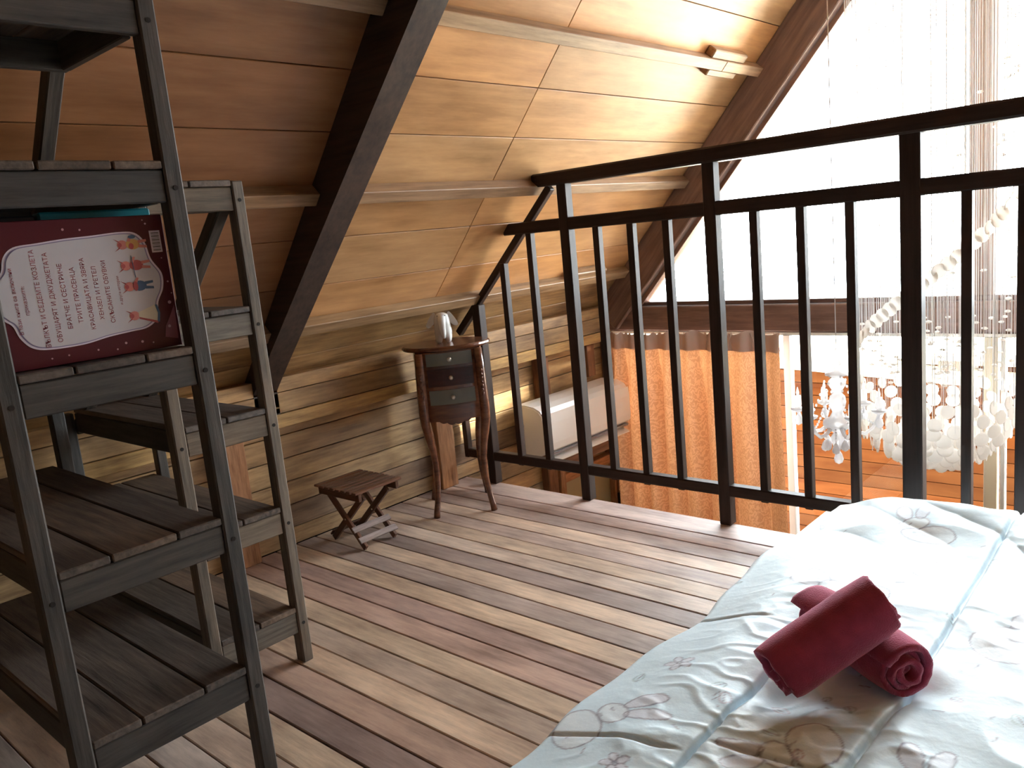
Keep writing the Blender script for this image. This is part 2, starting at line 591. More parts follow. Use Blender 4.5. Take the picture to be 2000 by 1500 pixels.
for (ta, tb) in ((0.222, 0.266), (0.75, 0.791), (1.302, 1.342), (1.87, 1.91), (2.40, 2.44)):
    for (ya, yb) in ((YB, 1.385), (1.475, 3.40)):
        if ta > 1.3 and ta < 1.31 and ya > 1:
            # this purlin is scarfed together between two cleats
            slope_box('purlin', ta, tb, ya, 3.065, .001, .045, M_purlin, ce, .002, (1.1, 1.05, .9))
            slope_box('purlin', ta, tb, 3.068, yb, .001, .045, M_purlin, ce, .002, (1.3, 1.25, 1.15))
            slope_box('cleat', tb, tb + .034, 2.95, 3.21, .001, .038, M_purlin, ce, .004, (1.15, 1.1, .95))
            slope_box('cleat', ta - .028, ta, 2.98, 3.20, .001, .040, M_purlin, ce, .004, (1.15, 1.1, .95))
        elif ta < .3 and ya > 1:
            slope_box('purlin', ta, tb, ya, yb, .001, .040, M_purlin, ce, .002, (1.0, .95, .8))
            slope_box('cleat', tb, tb + .04, 2.90, 3.16, .001, .042, M_purlin, ce, .004, (1.15, 1.1, .95))
        else:
            slope_box('purlin', ta, tb, ya, yb, .001, .045, M_purlin, ce, .002, tint(.85, 1.0))
# right slope, plain panels
cr = root('ceiling_right_slope', (XR, 0, .6), kind='structure')
slope_box('roof_sheathing', -.12, TR + .03, YB - .03, YG + .06, -0.06, -0.014, M_dark, cr, 0, None, 'Y', slr, SNR)
for i in range(len(tj) - 1):
    for k in range(len(yj) - 1):
        slope_box('ceiling_panel', tj[i] + .0012, tj[i + 1] - .0012, yj[k] + .001, yj[k + 1] - .001, -0.014, 0, M_ceil, cr, .001, tint(.86, 1.06), 'Y', slr, SNR)

# big dark rafters
def rafter(name, y0, y1, z_top=None, mat=M_rafter, d=.125, both=True):
    r = root(name, (XW, (y0 + y1) / 2, .6), kind='structure')
    # inner edge falls slightly less steeply than the roof
    bm = bmesh.new()
    a0 = sl(0, 0, 0); b0 = sl(TR, 0, 0)
    prof = [(a0.x - .0, a0.z), (b0.x, b0.z), (b0.x, b0.z - .24), (-1.458, 1.544), (-2.360, .648), (-2.445, .56), (-2.445, .43), (XW, .43)]
    M = Matrix(((1, 0, 0, 0), (0, 0, 1, 0), (0, 1, 0, 0), (0, 0, 0, 1)))
    bm_prism(bm, prof, y0, y1, M)
    bmesh.ops.recalc_face_normals(bm, faces=bm.faces[:])
    me = bpy.data.meshes.new('rafter'); bm.to_mesh(me); bm.free(); me.materials.append(mat)
    obj('rafter', me, None, r)
    if both:
        Mr = Matrix.Translation((2 * RX, 0, 0)) @ Matrix.Scale(-1, 4, (1, 0, 0))
        me2 = me.copy(); me2.transform(Mr); me2.flip_normals()
        obj('rafter', me2, None, r)
    return r


rafter('trim_1', 1.385, 1.475)

# ------------------------------------------------------------------ gable end
ga = root('wall_gable', (RX, YG, 0), kind='structure')
for S, N in ((sl, SN), (slr, SNR)):
    slope_box('gable_rafter', -.02, TR, 3.375, 3.45, .0, .155, M_gable, ga, .004, (1, 1, 1), 'X', S, N)
    slope_box('gable_trim', .0, TR, 3.415, 3.47, .157, .178, M_gable, ga, .002, (1.15, 1.05, 1), 'X', S, N)
xbox('header_beam', XW, XR, 3.40, 3.48, 0.475, 0.592, M_gable, ga, 'X', .004, (1, 1, 1.05))
xbox('header_cap', XW + .1, XR - .1, 3.425, 3.48, 0.594, 0.612, M_gable, ga, 'X', .002, (.7, .7, .75))
xbox('header_rail', XW, XR, 3.42, 3.47, 0.455, 0.474, M_gable, ga, 'X', .002, (.45, .45, .5))
xbox('king_post', -.81, -.728, 3.42, 3.48, 0.612, RZ - .05, M_gable, ga, 'Z', .003)
xbox('corner_post', XW, XW + .06, 3.37, 3.45, -2.26, .474, M_gable, ga, 'Z', .003, (.9, .8, .7))
xbox('corner_post', XR - .06, XR, 3.37, 3.45, -2.26, .6, M_gable, ga, 'Z', .003, (.9, .8, .7))
wg = root('window_1', (RX, YG, .6), kind='structure')
for (pts) in (((-2.28, .613), (-.81, .613), (-.81, 2.13)), ((-.728, .613), (.70, .613), (-.728, 2.13))):
    bm = bmesh.new()
    Mx = Matrix(((1, 0, 0, 0), (0, 0, 1, 0), (0, 1, 0, 0), (0, 0, 0, 1)))
    bm_prism(bm, pts, 3.448, 3.454, Mx)
    bmesh.ops.recalc_face_normals(bm, faces=bm.faces[:])
    obj('pane', bm, M_glass, wg)
bm = bmesh.new()
bm_box(bm, .016, .03, 1.2, (0, 0, 0))
dg = root('door_1', (RX, YG, -2.2), kind='structure')
for x0, x1, c in ((-1.545, -1.515, None), (-.76, -.715, None), (-.705, -.69, None), (.2, .24, None), (-2.42, -2.39, None)):
    xbox('door_frame', x0, x1, 3.43, 3.47, -2.2, .454, M_alu if x0 != -.76 else M_fascia, dg, 'Z', .002)
xbox('door_frame', -2.39, XR - .06, 3.43, 3.47, -2.26, -2.2, M_alu, dg, 'X', .002)
for x0, x1 in ((-2.39, -1.545), (-1.515, -.76), (-.69, .2), (.24, .88)):
    xbox('door_glass', x0, x1, 3.447, 3.453, -2.2, .454, M_glass, dg, 'Z', 0)

# ------------------------------------------------------------------ other walls
wr = root('wall_right', (XR, 0, 0), kind='structure')
xbox('sheathing', XR + .022, XR + .08, YB - .02, YG + .05, -2.26, .66, M_dark, wr, 'Y', 0)
z = .6
while z > -2.2:
    xbox('board', XR, XR + .02, YB, YG, z - .083 + .0016, z - .0016, M_wall, wr, 'Y', .0015, tint(.8, 1.1))
    z -= .083
wb = root('wall_rear', (RX, YB, 0), kind='structure')
Mx = Matrix(((1, 0, 0, 0), (0, 0, 1, 0), (0, 1, 0, 0), (0, 0, 0, 1)))
for poly in (((XW, -.1), (XR, -.1), (XR, .6), (RX, RZ), (XW, .6)),):
    bm = bmesh.new()
    bm_prism(bm, poly, YB - .03, YB, Mx)
    bmesh.ops.recalc_face_normals(bm, faces=bm.faces[:])
    obj('wall_panel', bm, M_wall, wb, color=(.8, .8, .8))
for p in (((XW - .02, YB, -2.26), (XR + .02, YB + .03, -.1)),):
    xbox('wall_panel', p[0][0], p[1][0], p[0][1], p[1][1], p[0][2], p[1][2], M_wall, wb, 'X', 0, (.8, .8, .8))
xbox('ridge_beam', RX - .06, RX + .06, YB, YG + .05, RZ - .10, RZ + .03, M_rafter, ce, 'Y', .003)

# ------------------------------------------------------------------ outside
gnd = xbox('ground', -14, 12, YG + .1, 22, -2.5, -2.4, M_ground, None, 'X', 0)
tag(gnd, kind='structure')
nh = root('neighbour_house', (-2, 5.5, -2.4), label='orange plank-clad house outside, behind the crystal chandelier', cat='house')
z = -0.03
k = 0
while z > -2.35:
    xbox('board', -7.0, 3.0, 5.5, 5.53, z - .088 + .002, z - .002, M_house, nh, 'X', .002, tint(.75, 1.2))
    z -= .088
xbox('backing', -7, 3, 5.532, 5.6, -2.4, -.03, M_dark, nh, 'X', 0)
beam('fascia', (-3.2, 5.43, .0), (3.0, 5.43, -.36), .05, .10, M_fascia, nh, (0, 0, 1), .003)
beam('fascia', (-7.0, 5.38, .01), (3.0, 5.38, .01), .04, .07, M_fascia, nh, (0, 0, 1), .003)
beam('roof', (-7, 6.05, .07), (3, 6.05, .07), 1.9, .04, M_fascia, nh, (0, 0, 1), 0)
for x in (-2.55, -1.36, -.92):
    xbox('bracket', x - .06, x + .06, 5.30, 5.36, -.05, .045, M_brown, nh, 'X', .003)

lg = xbox('timber_ledge', -1.34, -1.20, 2.60, 3.37, -.36, -.29, M_fascia, None, 'Y', .004)
tag(lg, 'pale sunlit timber ledge seen below the railing beside the bed corner', 'ledge')

# ------------------------------------------------------------------ railing
ra = root('railing', (-1.2, YR, 0), label='black-stained timber loft railing along the open floor edge', cat='railing')
YC = YR + .014
beam('handrail', (-1.957, YC, 1.178), (XR, YC, 1.179), .062, .046, M_rail, ra, (0, 0, 1), .006)
beam('middle_rail', (-2.125, YC, 1.018), (XR, YC, 1.020), .036, .043, M_rail, ra, (0, 0, 1), .004)
beam('bottom_rail', (-2.443, YC, .117), (XR, YC, .119), .036, .037, M_rail, ra, (0, 0, 1), .004)
beam('brace', (-2.437, YC + .002, .622), (-1.893, YC + .002, 1.152), .026, .028, M_rail, ra, (0, 0, 1), .003)


def brace_z(x):
    return .622 + (x + 2.437) / (.544) * .53


posts = [(-2.312, .040, 0, brace_z(-2.312) - .005), (-1.832, .040, 0, 1.16), (-1.264, .040, 0, 1.16), (-.688, .052, 0, 1.16), (-.06, .045, 0, 1.16), (.55, .045, 0, 1.16)]
for x, w, z0, z1 in posts:
    xbox('post', x - w / 2, x + w / 2, YC - .02, YC + .02, z0, z1, M_rail, ra, 'Z', .003)
for x in (-2.455, -2.152, -2.007, -1.702, -1.562, -1.426, -1.127, -.985, -.846, -.557, -.433, -.31, -.19, .07, .19, .31, .43, .67, .79):
    z1 = 1.018 if x > -2.05 else brace_z(x) - .004
    xbox('baluster', x - .0125, x + .0125, YC - .0135, YC + .0135, .095, z1, M_rail, ra, 'Z', .002)

# ------------------------------------------------------------------ ladder shelves
def shelf_unit(name, xf, y0, y1, levels, slant, label, nb=3, post=.030, pz=1.5, tcol=(1, 1, 1), kink=None):
    r = root(name, (xf, (y0 + y1) / 2, 0), label=label, cat='shelf', group=None)
    ztop = levels[0][0]
    # front posts
    for ya in (y0, y1 - post):
        xbox('post', xf - .034, xf, ya, ya + post, 0, pz, M_shelf, r, 'Z', .003, tcol)
    bx, bz = kink
    tx, tz = slant
    for ya in (y0, y1 - post):
        xbox('rear_post', bx - .030, bx, ya, ya + post, 0, bz, M_shelf, r, 'Z', .003, tint(.8, 1.1))
        yy = ya + post / 2 + (.031 if ya == y0 else -.031)
        beam('slanted_post', (bx - .02, yy, bz - .05), (tx, yy, tz), .030, .034, M_shelf, r, (1, 0, 1), .003, (.9, .85, .8))
    for (z, xb) in levels:
        n = nb
        ya, yb = y0 + post + .001, y1 - post - .001
        # boards run front to back, the outer two notched round the posts
        w = (y1 - y0) / n
        for i in range(n):
            a = y0 + i * w + .0018; b = y0 + (i + 1) * w - .0018
            if i == 0: a = ya
            if i == n - 1: b = yb
            xbox('shelf_board', xb, xf - .001, a, b, z - .014, z + rnd.uniform(-.001, 0), M_shelf, r, 'X', .002, [v * f for v, f in zip(tint(1.15, 1.75), (1.14, 1, .95))])
        h = .052
        xbox('front_apron', xf - .022, xf - .004, ya, yb, z - .0155 - h, z - .0155, M_shelf, r, 'Y', .002, [v * f for v, f in zip(tint(.9, 1.1), tcol)])
        xbox('rear_apron', xb, xb + .018, ya, yb, z - .0155 - h, z - .0155, M_shelf, r, 'Y', .002, tint(.8, 1.0))
        for (s0, s1) in ((y0 + post, y0 + post + .016), (y1 - post - .016, y1 - post)):
            xbox('side_apron', xb + .018, xf - .036, s0, s1, z - .0155 - h, z - .0155, M_shelf, r, 'X', .002, tint(.7, .9))
        for yc in (y0 + post / 2, y1 - post / 2):
            bm = bmesh.new()
            bm_cyl(bm, .0042, .0042, 0, .0012, 10)
            obj('screw', bm, M_dark, r, T(xf - .0002, yc, z - .045) @ Matrix.Rotation(math.pi / 2, 4, 'Y'))
    return r


U1 = shelf_unit('shelf_unit', -1.345, .361, .695,
                [(1.437, -1.655), (1.174, -1.90), (.866, -2.12), (.558, -2.15), (.270, -2.15)],
                (-1.655, 1.400), 'tall weathered timber ladder shelf nearest the viewer, with a red storybook on it', kink=(-2.10, .93), pz=1.50, tcol=(.95, .95, 1.0))
U2 = shelf_unit('shelf_unit', -1.725, .775, 1.032,
                [(1.180, -1.775), (.897, -1.97), (.655, -2.36), (.410, -2.40), (.150, -2.40)],
                (-1.742, 1.135), 'low empty weathered timber ladder shelf in the middle, behind the tall one', nb=2, post=.028, pz=1.178, kink=(-2.36, .64), tcol=(2.1, 1.95, 1.75))  # tcol lightens front posts and aprons: stronger window light put into the colour

# ------------------------------------------------------------------ books
BX = -1.3815
zb = .8675
bk = root('book', (BX - .02, .52, zb), label='large dark red storybook with a cream title panel, standing sideways on the tall shelf', cat='book')
obj('cover', box_mesh(.30, .222, .003, .001), M_bookred, bk, T(BX - .0015, .515, zb + .111) @ Matrix(((0, 0, 1, 0), (1, 0, 0, 0), (0, 1, 0, 0), (0, 0, 0, 1))))
obj('pages', box_mesh(.294, .214, .022, 0), M_page, bk, T(BX - .0145, .515, zb + .111) @ Matrix(((0, 0, 1, 0), (1, 0, 0, 0), (0, 1, 0, 0), (0, 0, 0, 1))))
obj('back_cover', box_mesh(.30, .222, .0031, .001), M_bookred, bk, T(BX - .0275, .515, zb + .111) @ Matrix(((0, 0, 1, 0), (1, 0, 0, 0), (0, 1, 0, 0), (0, 0, 0, 1))))
# print on the cover. local frame: a = along +Y, b = up, c = out (+X)
BF = Matrix(((0, 0, 1, BX), (1, 0, 0, .365), (0, 1, 0, zb), (0, 0, 0, 1)))
M_panel = plain('cream_panel_print', (.62, .60, .66), .35)
M_panel_edge = plain('lilac_border_print', (.78, .70, .82), .35)
M_panel_line = plain('violet_line_print', (.26, .22, .38), .35)
M_ink = plain('wine_red_ink', (.30, .055, .085), .5)
M_pig = plain('pink_print', (.62, .22, .20), .5)
M_pig2 = plain('ochre_print', (.62, .36, .12), .5)
M_pig3 = plain('blue_print', (.07, .13, .25), .5)
M_pig4 = plain('red_print', (.42, .08, .09), .5)
M_pig5 = plain('cream_print', (.72, .66, .55), .5)
M_star = plain('pale_star_print', (.55, .32, .38), .5)


def flat(name, pts, c, mat, parent, M=BF, h=.0004):
    bm = bmesh.new()
    bm_prism(bm, pts, c, c + h, M)
    bmesh.ops.recalc_face_normals(bm, faces=bm.faces[:])
    return obj(name, bm, mat, parent)


def smooth_poly(pts, n=6):
    out = []
    m = len(pts)
    for i in range(m):
        p0, p1, p2, p3 = pts[i - 1], pts[i], pts[(i + 1) % m], pts[(i + 2) % m]
        for k in range(n):
            t = k / n
            out.append(tuple(.5 * ((2 * p1[j]) + (-p0[j] + p2[j]) * t + (2 * p0[j] - 5 * p1[j] + 4 * p2[j] - p3[j]) * t * t + (-p0[j] + 3 * p1[j] - 3 * p2[j] + p3[j]) * t ** 3) for j in (0, 1)))
    return out


A0 = [(.022, .095), (.035, .078), (.045, .068), (.052, .048), (.066, .032), (.09, .026), (.14, .026), (.18, .032), (.215, .035), (.245, .038),
      (.264, .052), (.270, .078), (.282, .10), (.284, .125), (.270, .150), (.264, .178), (.250, .194), (.225, .197), (.18, .194), (.14, .192), (.10, .188), (.066, .184), (.050, .170),
      (.044, .150), (.034, .138), (.022, .122)]
cxp, czp = .155, .11


def scaled(pts, s):
    return [(cxp + (a - cxp) * s, czp + (b - czp) * s) for a, b in pts]


flat('title_panel', smooth_poly(scaled(A0, 1.0)), .0004, M_panel_edge, bk)
flat('title_panel', smooth_poly(scaled(A0, .972)), .0009, M_panel_line, bk)
flat('title_panel', smooth_poly(scaled(A0, .955)), .0014, M_panel, bk)


def text_mesh(name, body, size, mat, parent, M):
    cu = bpy.data.curves.new(name, 'FONT')
    cu.body = body
    cu.size = size
    cu.align_x = 'CENTER'
    cu.align_y = 'CENTER'
    cu.extrude = .0001
    o = bpy.data.objects.new(name, cu)
    COL.objects.link(o)
    dg = bpy.context.evaluated_depsgraph_get()
    me = bpy.data.meshes.new_from_object(o.evaluated_get(dg))
    bpy.data.objects.remove(o)
    me.materials.clear()
    me.materials.append(mat)
    return obj(name, me, None, parent, M)


LINES = [('В тази книга са включени', .055, .0068), ('приказките:', .068, .0066), ('ВЪЛКЪТ И СЕДЕМТЕ КОЗЛЕТА', .089, .0082), ('ОБУЩАРЯТ И ДЖУДЖЕТАТА', .107, .0082),
         ('БРАТЧЕ И СЕСТРИЧЕ', .125, .0082), ('ТРИТЕ ПРАСЕНЦА', .142, .0082), ('КРАСАВИЦАТА И ЗВЯРА', .159, .0080), ('ХЕНЗЕЛ И ГРЕТЕЛ', .175, .0080), ('СКЪСАНИТЕ ОБУВКИ', .191, .0080), ('и други истории', .209, .0050)]
for s, a, size in LINES:
    M = BF @ T(a, .104, .0021) @ Matrix.Rotation(math.pi / 2, 4, 'Z')
    text_mesh('title_line', s, size * 1.18, M_ink, bk, M)


def ell(cx, cy, rx, ry, rot=0, n=14):
    c, s = math.cos(rot), math.sin(rot)
    return [(cx + c * rx * math.cos(2 * math.pi * i / n) - s * ry * math.sin(2 * math.pi * i / n), cy + s * rx * math.cos(2 * math.pi * i / n) + c * ry * math.sin(2 * math.pi * i / n)) for i in range(n)]


# four small dressed animals, heads towards the text (they lie on their sides like the words)
for (b, body, dress, tail) in ((.176, M_pig2, 'belly', M_pig3), (.142, M_pig4, 'stick', M_pig4), (.108, M_pig3, 'jacket', M_pig3), (.060, M_pig5, 'skirt', M_pig4)):
    flat('printed_animal', ell(.226, b, .0085, .0075), .0019, M_pig, bk)
    flat('printed_animal', [(.221, b + .006), (.213, b + .010), (.223, b + .002)], .0020, M_pig4, bk)
    flat('printed_animal', [(.221, b - .006), (.213, b - .010), (.223, b - .002)], .0020, M_pig4, bk)
    flat('printed_animal', ell(.222, b, .003, .0035), .0024, M_pig4, bk)
    if dress == 'skirt':
        flat('printed_animal', [(.233, b - .005), (.233, b + .005), (.262, b + .014), (.265, b), (.262, b - .015)], .0020, body, bk)
        flat('printed_animal', [(.233, b - .006), (.233, b - .003), (.263, b - .013), (.263, b - .017)], .0025, M_pig4, bk)
        flat('printed_animal', [(.262, b + .014), (.265, b), (.262, b - .015), (.266, b - .015), (.269, b), (.266, b + .014)], .0025, M_pig3, bk)
    else:
        flat('printed_animal', ell(.243, b, .0115, .0085), .0020, body, bk)
        flat('printed_animal', [(.252, b + .006), (.266, b + .007), (.266, b + .003), (.252, b + .001)], .0021, M_pig if dress != 'jacket' else M_pig3, bk)
        flat('printed_animal', [(.252, b - .006), (.266, b - .007), (.266, b - .003), (.252, b - .001)], .0021, M_pig if dress != 'jacket' else M_pig3, bk)
        flat('printed_animal', [(.234, b + .006), (.240, b + .014), (.243, b + .013), (.239, b + .004)], .0022, M_pig, bk)
        if dress == 'jacket': flat('printed_animal', ell(.236, b, .004, .008), .0025, M_pig4, bk)
        if dress == 'belly': flat('printed_animal', ell(.240, b - .003, .004, .005), .0025, M_pig4, bk); flat('printed_animal', ell(.243, b + .012, .006, .003), .0026, M_pig3, bk)
        if dress == 'stick': flat('printed_animal', [(.236, b + .016), (.237, b + .016), (.239, b - .020), (.238, b - .020)], .0027, M_pig3, bk)
# barcode box and pale stars
flat('barcode_box', [(.274, .160), (.292, .160), (.292, .196), (.274, .196)], .0004, M_panel_edge, bk)
for i in range(16):
    w = .0005 + (.0006 if i % 3 == 0 else 0)
    flat('barcode_line', [(.2765, .163 + i * .0019), (.2895, .163 + i * .0019), (.2895, .163 + i * .0019 + w), (.2765, .163 + i * .0019 + w)], .0009, M_bookblack, bk)
for (a, b, r) in ((.140, .206, .002), (.165, .204, .0016), (.27, .208, .0016), (.266, .214, .0012), (.288, .15, .0012), (.292, .11, .0016), (.289, .075, .003), (.282, .035, .0026),
                  (.232, .016, .0022), (.205, .018, .002), (.19, .010, .0015), (.16, .014, .0016), (.115, .013, .0015), (.09, .012, .0014), (.295, .09, .0012), (.25, .012, .0014)):
    flat('printed_star', ell(a, b, r, r, 0, 8), .0004, M_star, bk)
flat('corner_panel', [(.272, .018), (.294, .012), (.296, .07), (.285, .05), (.276, .036)], .0003, plain('rose_corner_print', (.26, .09, .13), .4), bk)

tb = obj('book', box_mesh(.030, .178, .236, .003), M_bookteal, None, T(BX - .050, .575, .8675 + .118))
tag(tb, 'teal book standing behind the red storybook, only its top edge showing', 'book')
kb = obj('book', box_mesh(.030, .105, .232, .003), M_bookblack, None, T(BX - .052, .431, .8675 + .116))
tag(kb, 'dark book beside the teal one, behind the red storybook', 'book')

# ------------------------------------------------------------------ folding stool
st = root('folding_stool', (-2.293, 1.64, 0), label='small dark wooden folding stool with a slatted seat, on the floor by the wall', cat='stool')
n = 8
for i in range(n):
    x = -2.414 + (i + .5) * .2435 / n
    xbox('seat_slat', x - .0108, x + .0108, 1.540, 1.740, .206, .214, M_stool, st, 'Y', .0015, tint(.8, 1.25))
for yy in (1.560, 1.720):
    xbox('seat_rail', -2.405, -2.178, yy - .007, yy + .007, .178, .2055, M_stool, st, 'X', .002, (.7, .65, .6))
for yy, s in ((1.576, 1), (1.704, -1)):
    beam('leg', (-2.385, yy, .186), (-2.203, yy, .006), .012, .022, M_stool, st, (1, 0, 1), .0015, (.9, .85, .8))
    beam('leg', (-2.200, yy + .0125 * s, .186), (-2.398, yy + .0125 * s, .006), .012, .022, M_stool, st, (-1, 0, 1), .0015, (.6, .55, .5))
    bm = bmesh.new(); bm_cyl(bm, .003, .003, -.014, .014, 8)
    obj('pivot', bm, M_knob, st, T(-2.293, yy + .006 * s, .096) @ Matrix.Rotation(math.pi / 2, 4, 'X'))
for zc in (.035, .066):
    x = -2.203 - (zc - .006) / .18 * .182 + .019
    beam('stretcher', (x, 1.560, zc), (x, 1.722, zc), .022, .006, M_stool, st, (1, 0, 1), .001, (1.9, 3.3, 5.2))  # pale lavender tint paints in the window's sheen on these slats
x = -2.400 + (.030 - .006) / .18 * .198 - .020
beam('stretcher', (x, 1.576, .030), (x, 1.736, .030), .026, .006, M_stool, st, (-1, 0, 1), .001, (.7, .65, .6))

# ------------------------------------------------------------------ oval side table with three drawers
TB = root('side_table', (-2.242, 2.079, 0), math.radians(49.5), label='dark mahogany oval side table with three small drawers and cabriole legs', cat='table')
TM = WM[TB.name] @ Matrix.Diagonal((1, 1, 1.024, 1))
bm = bmesh.new()
bm_lathe(bm, [(.0, .598), (.153, .598), (.160, .600), (.165, .606), (.163, .612), (.157, .615), (.0, .616)], 40, None, 1.0, .80)
obj('table_top', bm, M_mahog, TB, TM, smooth=False)
# body: bowed box
def body_outline(s=1.0, grow=0.0):
    pts = []
    W, D = .112 * s + grow, .098 * s + grow
    m = 10
    for i in range(m + 1):
        u = -1 + 2 * i / m
        pts.append((u * W, -D - .020 * (1 - u * u)))
    for i in range(1, m + 1):
        u = -1 + 2 * i / m
        pts.append((W + .012 * (1 - u * u), u * D))
    for i in range(1, m + 1):
        u = 1 - 2 * i / m
        pts.append((u * W, D))
    for i in range(1, m):
        u = 1 - 2 * i / m
        pts.append((-W - .012 * (1 - u * u), u * D))
    return pts


bm = bmesh.new()
rings = []
for z, s in ((.345, .90), (.38, .935), (.45, .985), (.52, 1.01), (.597, 1.02)):
    rings.append([bm.verts.new((x, y, z)) for x, y in body_outline(s)])
nn = len(rings[0])
for a, b in zip(rings, rings[1:]):
    for i in range(nn):
        j = (i + 1) % nn
        bm.faces.new((a[i], a[j], b[j], b[i]))
bm.faces.new(list(reversed(rings[0]))); bm.faces.new(rings[-1])
obj('case', bm, M_mahog, TB, TM)


def drawer(z0, z1, mat, s):
    bm = bmesh.new()
    m = 10
    W = .083
    prev = None
    cols = []
    for i in range(m + 1):
        u = -1 + 2 * i / m
        x = u * W
        uu = x / (.112 * s)
        yf = -(.098 * s) - .020 * (1 - uu * uu)
        c = [bm.verts.new((x, yf - .005, z0)), bm.verts.new((x, yf - .005, z1)), bm.verts.new((x, yf + .006, z1)), bm.verts.new((x, yf + .006, z0))]
        cols.append(c)
    for a, b in zip(cols, cols[1:]):
        for k in range(4):
            bm.faces.new((a[k], b[k], b[(k + 1) % 4], a[(k + 1) % 4]))
    bm.faces.new(cols[0]); bm.faces.new(list(reversed(cols[-1])))
    bmesh.ops.recalc_face_normals(bm, faces=bm.faces[:])
    d = obj('drawer', bm, mat, TB, TM)
    zc = (z0 + z1) / 2
    bm = bmesh.new()
    bm_lathe(bm, [(.0035, 0), (.003, .005), (.0075, .009), (.0085, .013), (.006, .017), (0, .018)], 14)
    obj('knob', bm, M_knob, d, TM @ T(0, -.098 * s - .0245, zc) @ Matrix.Rotation(math.pi / 2, 4, 'X'), smooth=True)
    return d


drawer(.548, .592, M_drawer_grey, 1.01)
drawer(.474, .536, M_drawer_red, .99)
drawer(.408, .460, M_drawer_grey, .96)
# scalloped apron
bm = bmesh.new()
m = 24
top = []; bot = []
for i in range(m + 1):
    u = -1 + 2 * i / m
    x = u * .094
    yf = -(.098 * .93) - .020 * (1 - (x / .104) ** 2) - .003
    zz = .342 + .012 * u * u * 2 - .006 * abs(math.sin(u * math.pi * 3)) - .006 * (1 - abs(u))
    top.append((bm.verts.new((x, yf, .402)), bm.verts.new((x, yf + .012, .402))))
    bot.append((bm.verts.new((x, yf, zz)), bm.verts.new((x, yf + .012, zz))))
for i in range(m):
    bm.faces.new((bot[i][0], bot[i + 1][0], top[i + 1][0], top[i][0]))
    bm.faces.new((bot[i][1], top[i][1], top[i + 1][1], bot[i + 1][1]))
    bm.faces.new((bot[i][0], bot[i][1], bot[i + 1][1], bot[i + 1][0]))
    bm.faces.new((top[i][0], top[i + 1][0], top[i + 1][1], top[i][1]))
bmesh.ops.recalc_face_normals(bm, faces=bm.faces[:])
obj('scalloped_apron', bm, M_mahog, TB, TM)
for sx in (-1, 1):
    for sy in (-1, 1):
        bm = bmesh.new()
        prof = [(.597, .002, .015), (.52, .004, .017), (.45, .006, .0175), (.39, .008, .018), (.345, .006, .0175), (.30, -.002, .0155), (.25, -.014, .0135), (.20, -.021, .012), (.15, -.022, .011),
                (.10, -.017, .0105), (.05, -.008, .0105), (.02, .000, .0115), (.0, .003, .0125)]
        pts = [((.105 + o * .75) * sx, (.118 + o * .65) * sy if sy < 0 else (.108 + o * .65) * sy, z) for z, o, r_ in prof]
        bm_tube(bm, pts, [r_ for _, _, r_ in prof], 12)
        bmesh.ops.recalc_face_normals(bm, faces=bm.faces[:])
        lg_ = obj('leg', bm, M_mahog, TB, TM, smooth=True)
        if sy < 0:
            bm = bmesh.new()
            for k in range(7):
                zc = .52 - k * .014
                M = T(.109 * sx, -.138, zc) @ Matrix.Rotation(.5 * (-1) ** k, 4, 'Y')
                bm_lathe(bm, [(0, -.008), (.004, -.004), (.005, 0), (.004, .004), (0, .008)], 8, M)
            obj('carving', bm, M_mahog, lg_, TM, smooth=True)

# ------------------------------------------------------------------ ceramic figurine
FG = root('figurine', (-2.236, 2.066, .631), math.radians(46), label='small white glazed elephant figurine standing on the oval side table', cat='figurine')
FM = WM[FG.name]


def blob(bm, c, r, M=None, seg=16, rings=10):
    me = Matrix.Translation(Vector(c)) @ Matrix.Diagonal((r[0], r[1], r[2], 1))
    if M is not None: me = M @ me
    bmesh.ops.create_uvsphere(bm, u_segments=seg, v_segments=rings, radius=1, matrix=me)


bm = bmesh.new()
skin = bm
me = bpy.data.meshes.new('figurine_body')
verts = []; radii = []; edges = []
def sv(p, r):
    verts.append(p); radii.append(r); return len(verts) - 1
b0 = sv((0, .024, .056), .028); b1 = sv((0, -.004, .066), .030); b2 = sv((0, -.014, .100), .034); b3 = sv((0, -.014, .122), .024)
edges += [(b0, b1), (b1, b2), (b2, b3)]
for x, y in ((-.017, -.012), (.018, -.012), (-.017, .032), (.018, .032)):
    a = sv((x, y, .034), .0165); b = sv((x, y, .004), .015)
    edges += [(b1 if y < 0 else b0, a), (a, b)]
me.from_pydata(verts, edges, [])
o = bpy.data.objects.new('body', me); COL.objects.link(o)
sk = o.modifiers.new('skin', 'SKIN')
for v, r_ in zip(me.skin_vertices[0].data, radii): v.radius = (r_, r_)
me.skin_vertices[0].data[0].use_root = True
ss = o.modifiers.new('s', 'SUBSURF'); ss.levels = 2; ss.render_levels = 2
dgr = bpy.context.evaluated_depsgraph_get()
me2 = bpy.data.meshes.new_from_object(o.evaluated_get(dgr))
bpy.data.objects.remove(o)
zmin = min(v.co.z for v in me2.vertices)
for v in me2.vertices: v.co.z = (v.co.z - zmin)
me2.materials.clear(); me2.materials.append(M_ceramic)
obj('body', me2, None, FG, FM, smooth=True)
for s in (-1, 1):
    bm = bmesh.new()
    pts = [(.022 * s, .108), (.030 * s, .114), (.042 * s, .100), (.056 * s, .076), (.058 * s, .064), (.050 * s, .060), (.036 * s, .068), (.024 * s, .082)]
    bm_prism(bm, smooth_poly(pts, 4), -.002, .003, Matrix(((1, 0, 0, 0), (0, 0, 1, -.012), (0, 1, 0, 0), (0, 0, 0, 1))))
    bmesh.ops.recalc_face_normals(bm, faces=bm.faces[:])
    obj('ear', bm, M_ceramic, FG, FM, smooth=False)
bm = bmesh.new()
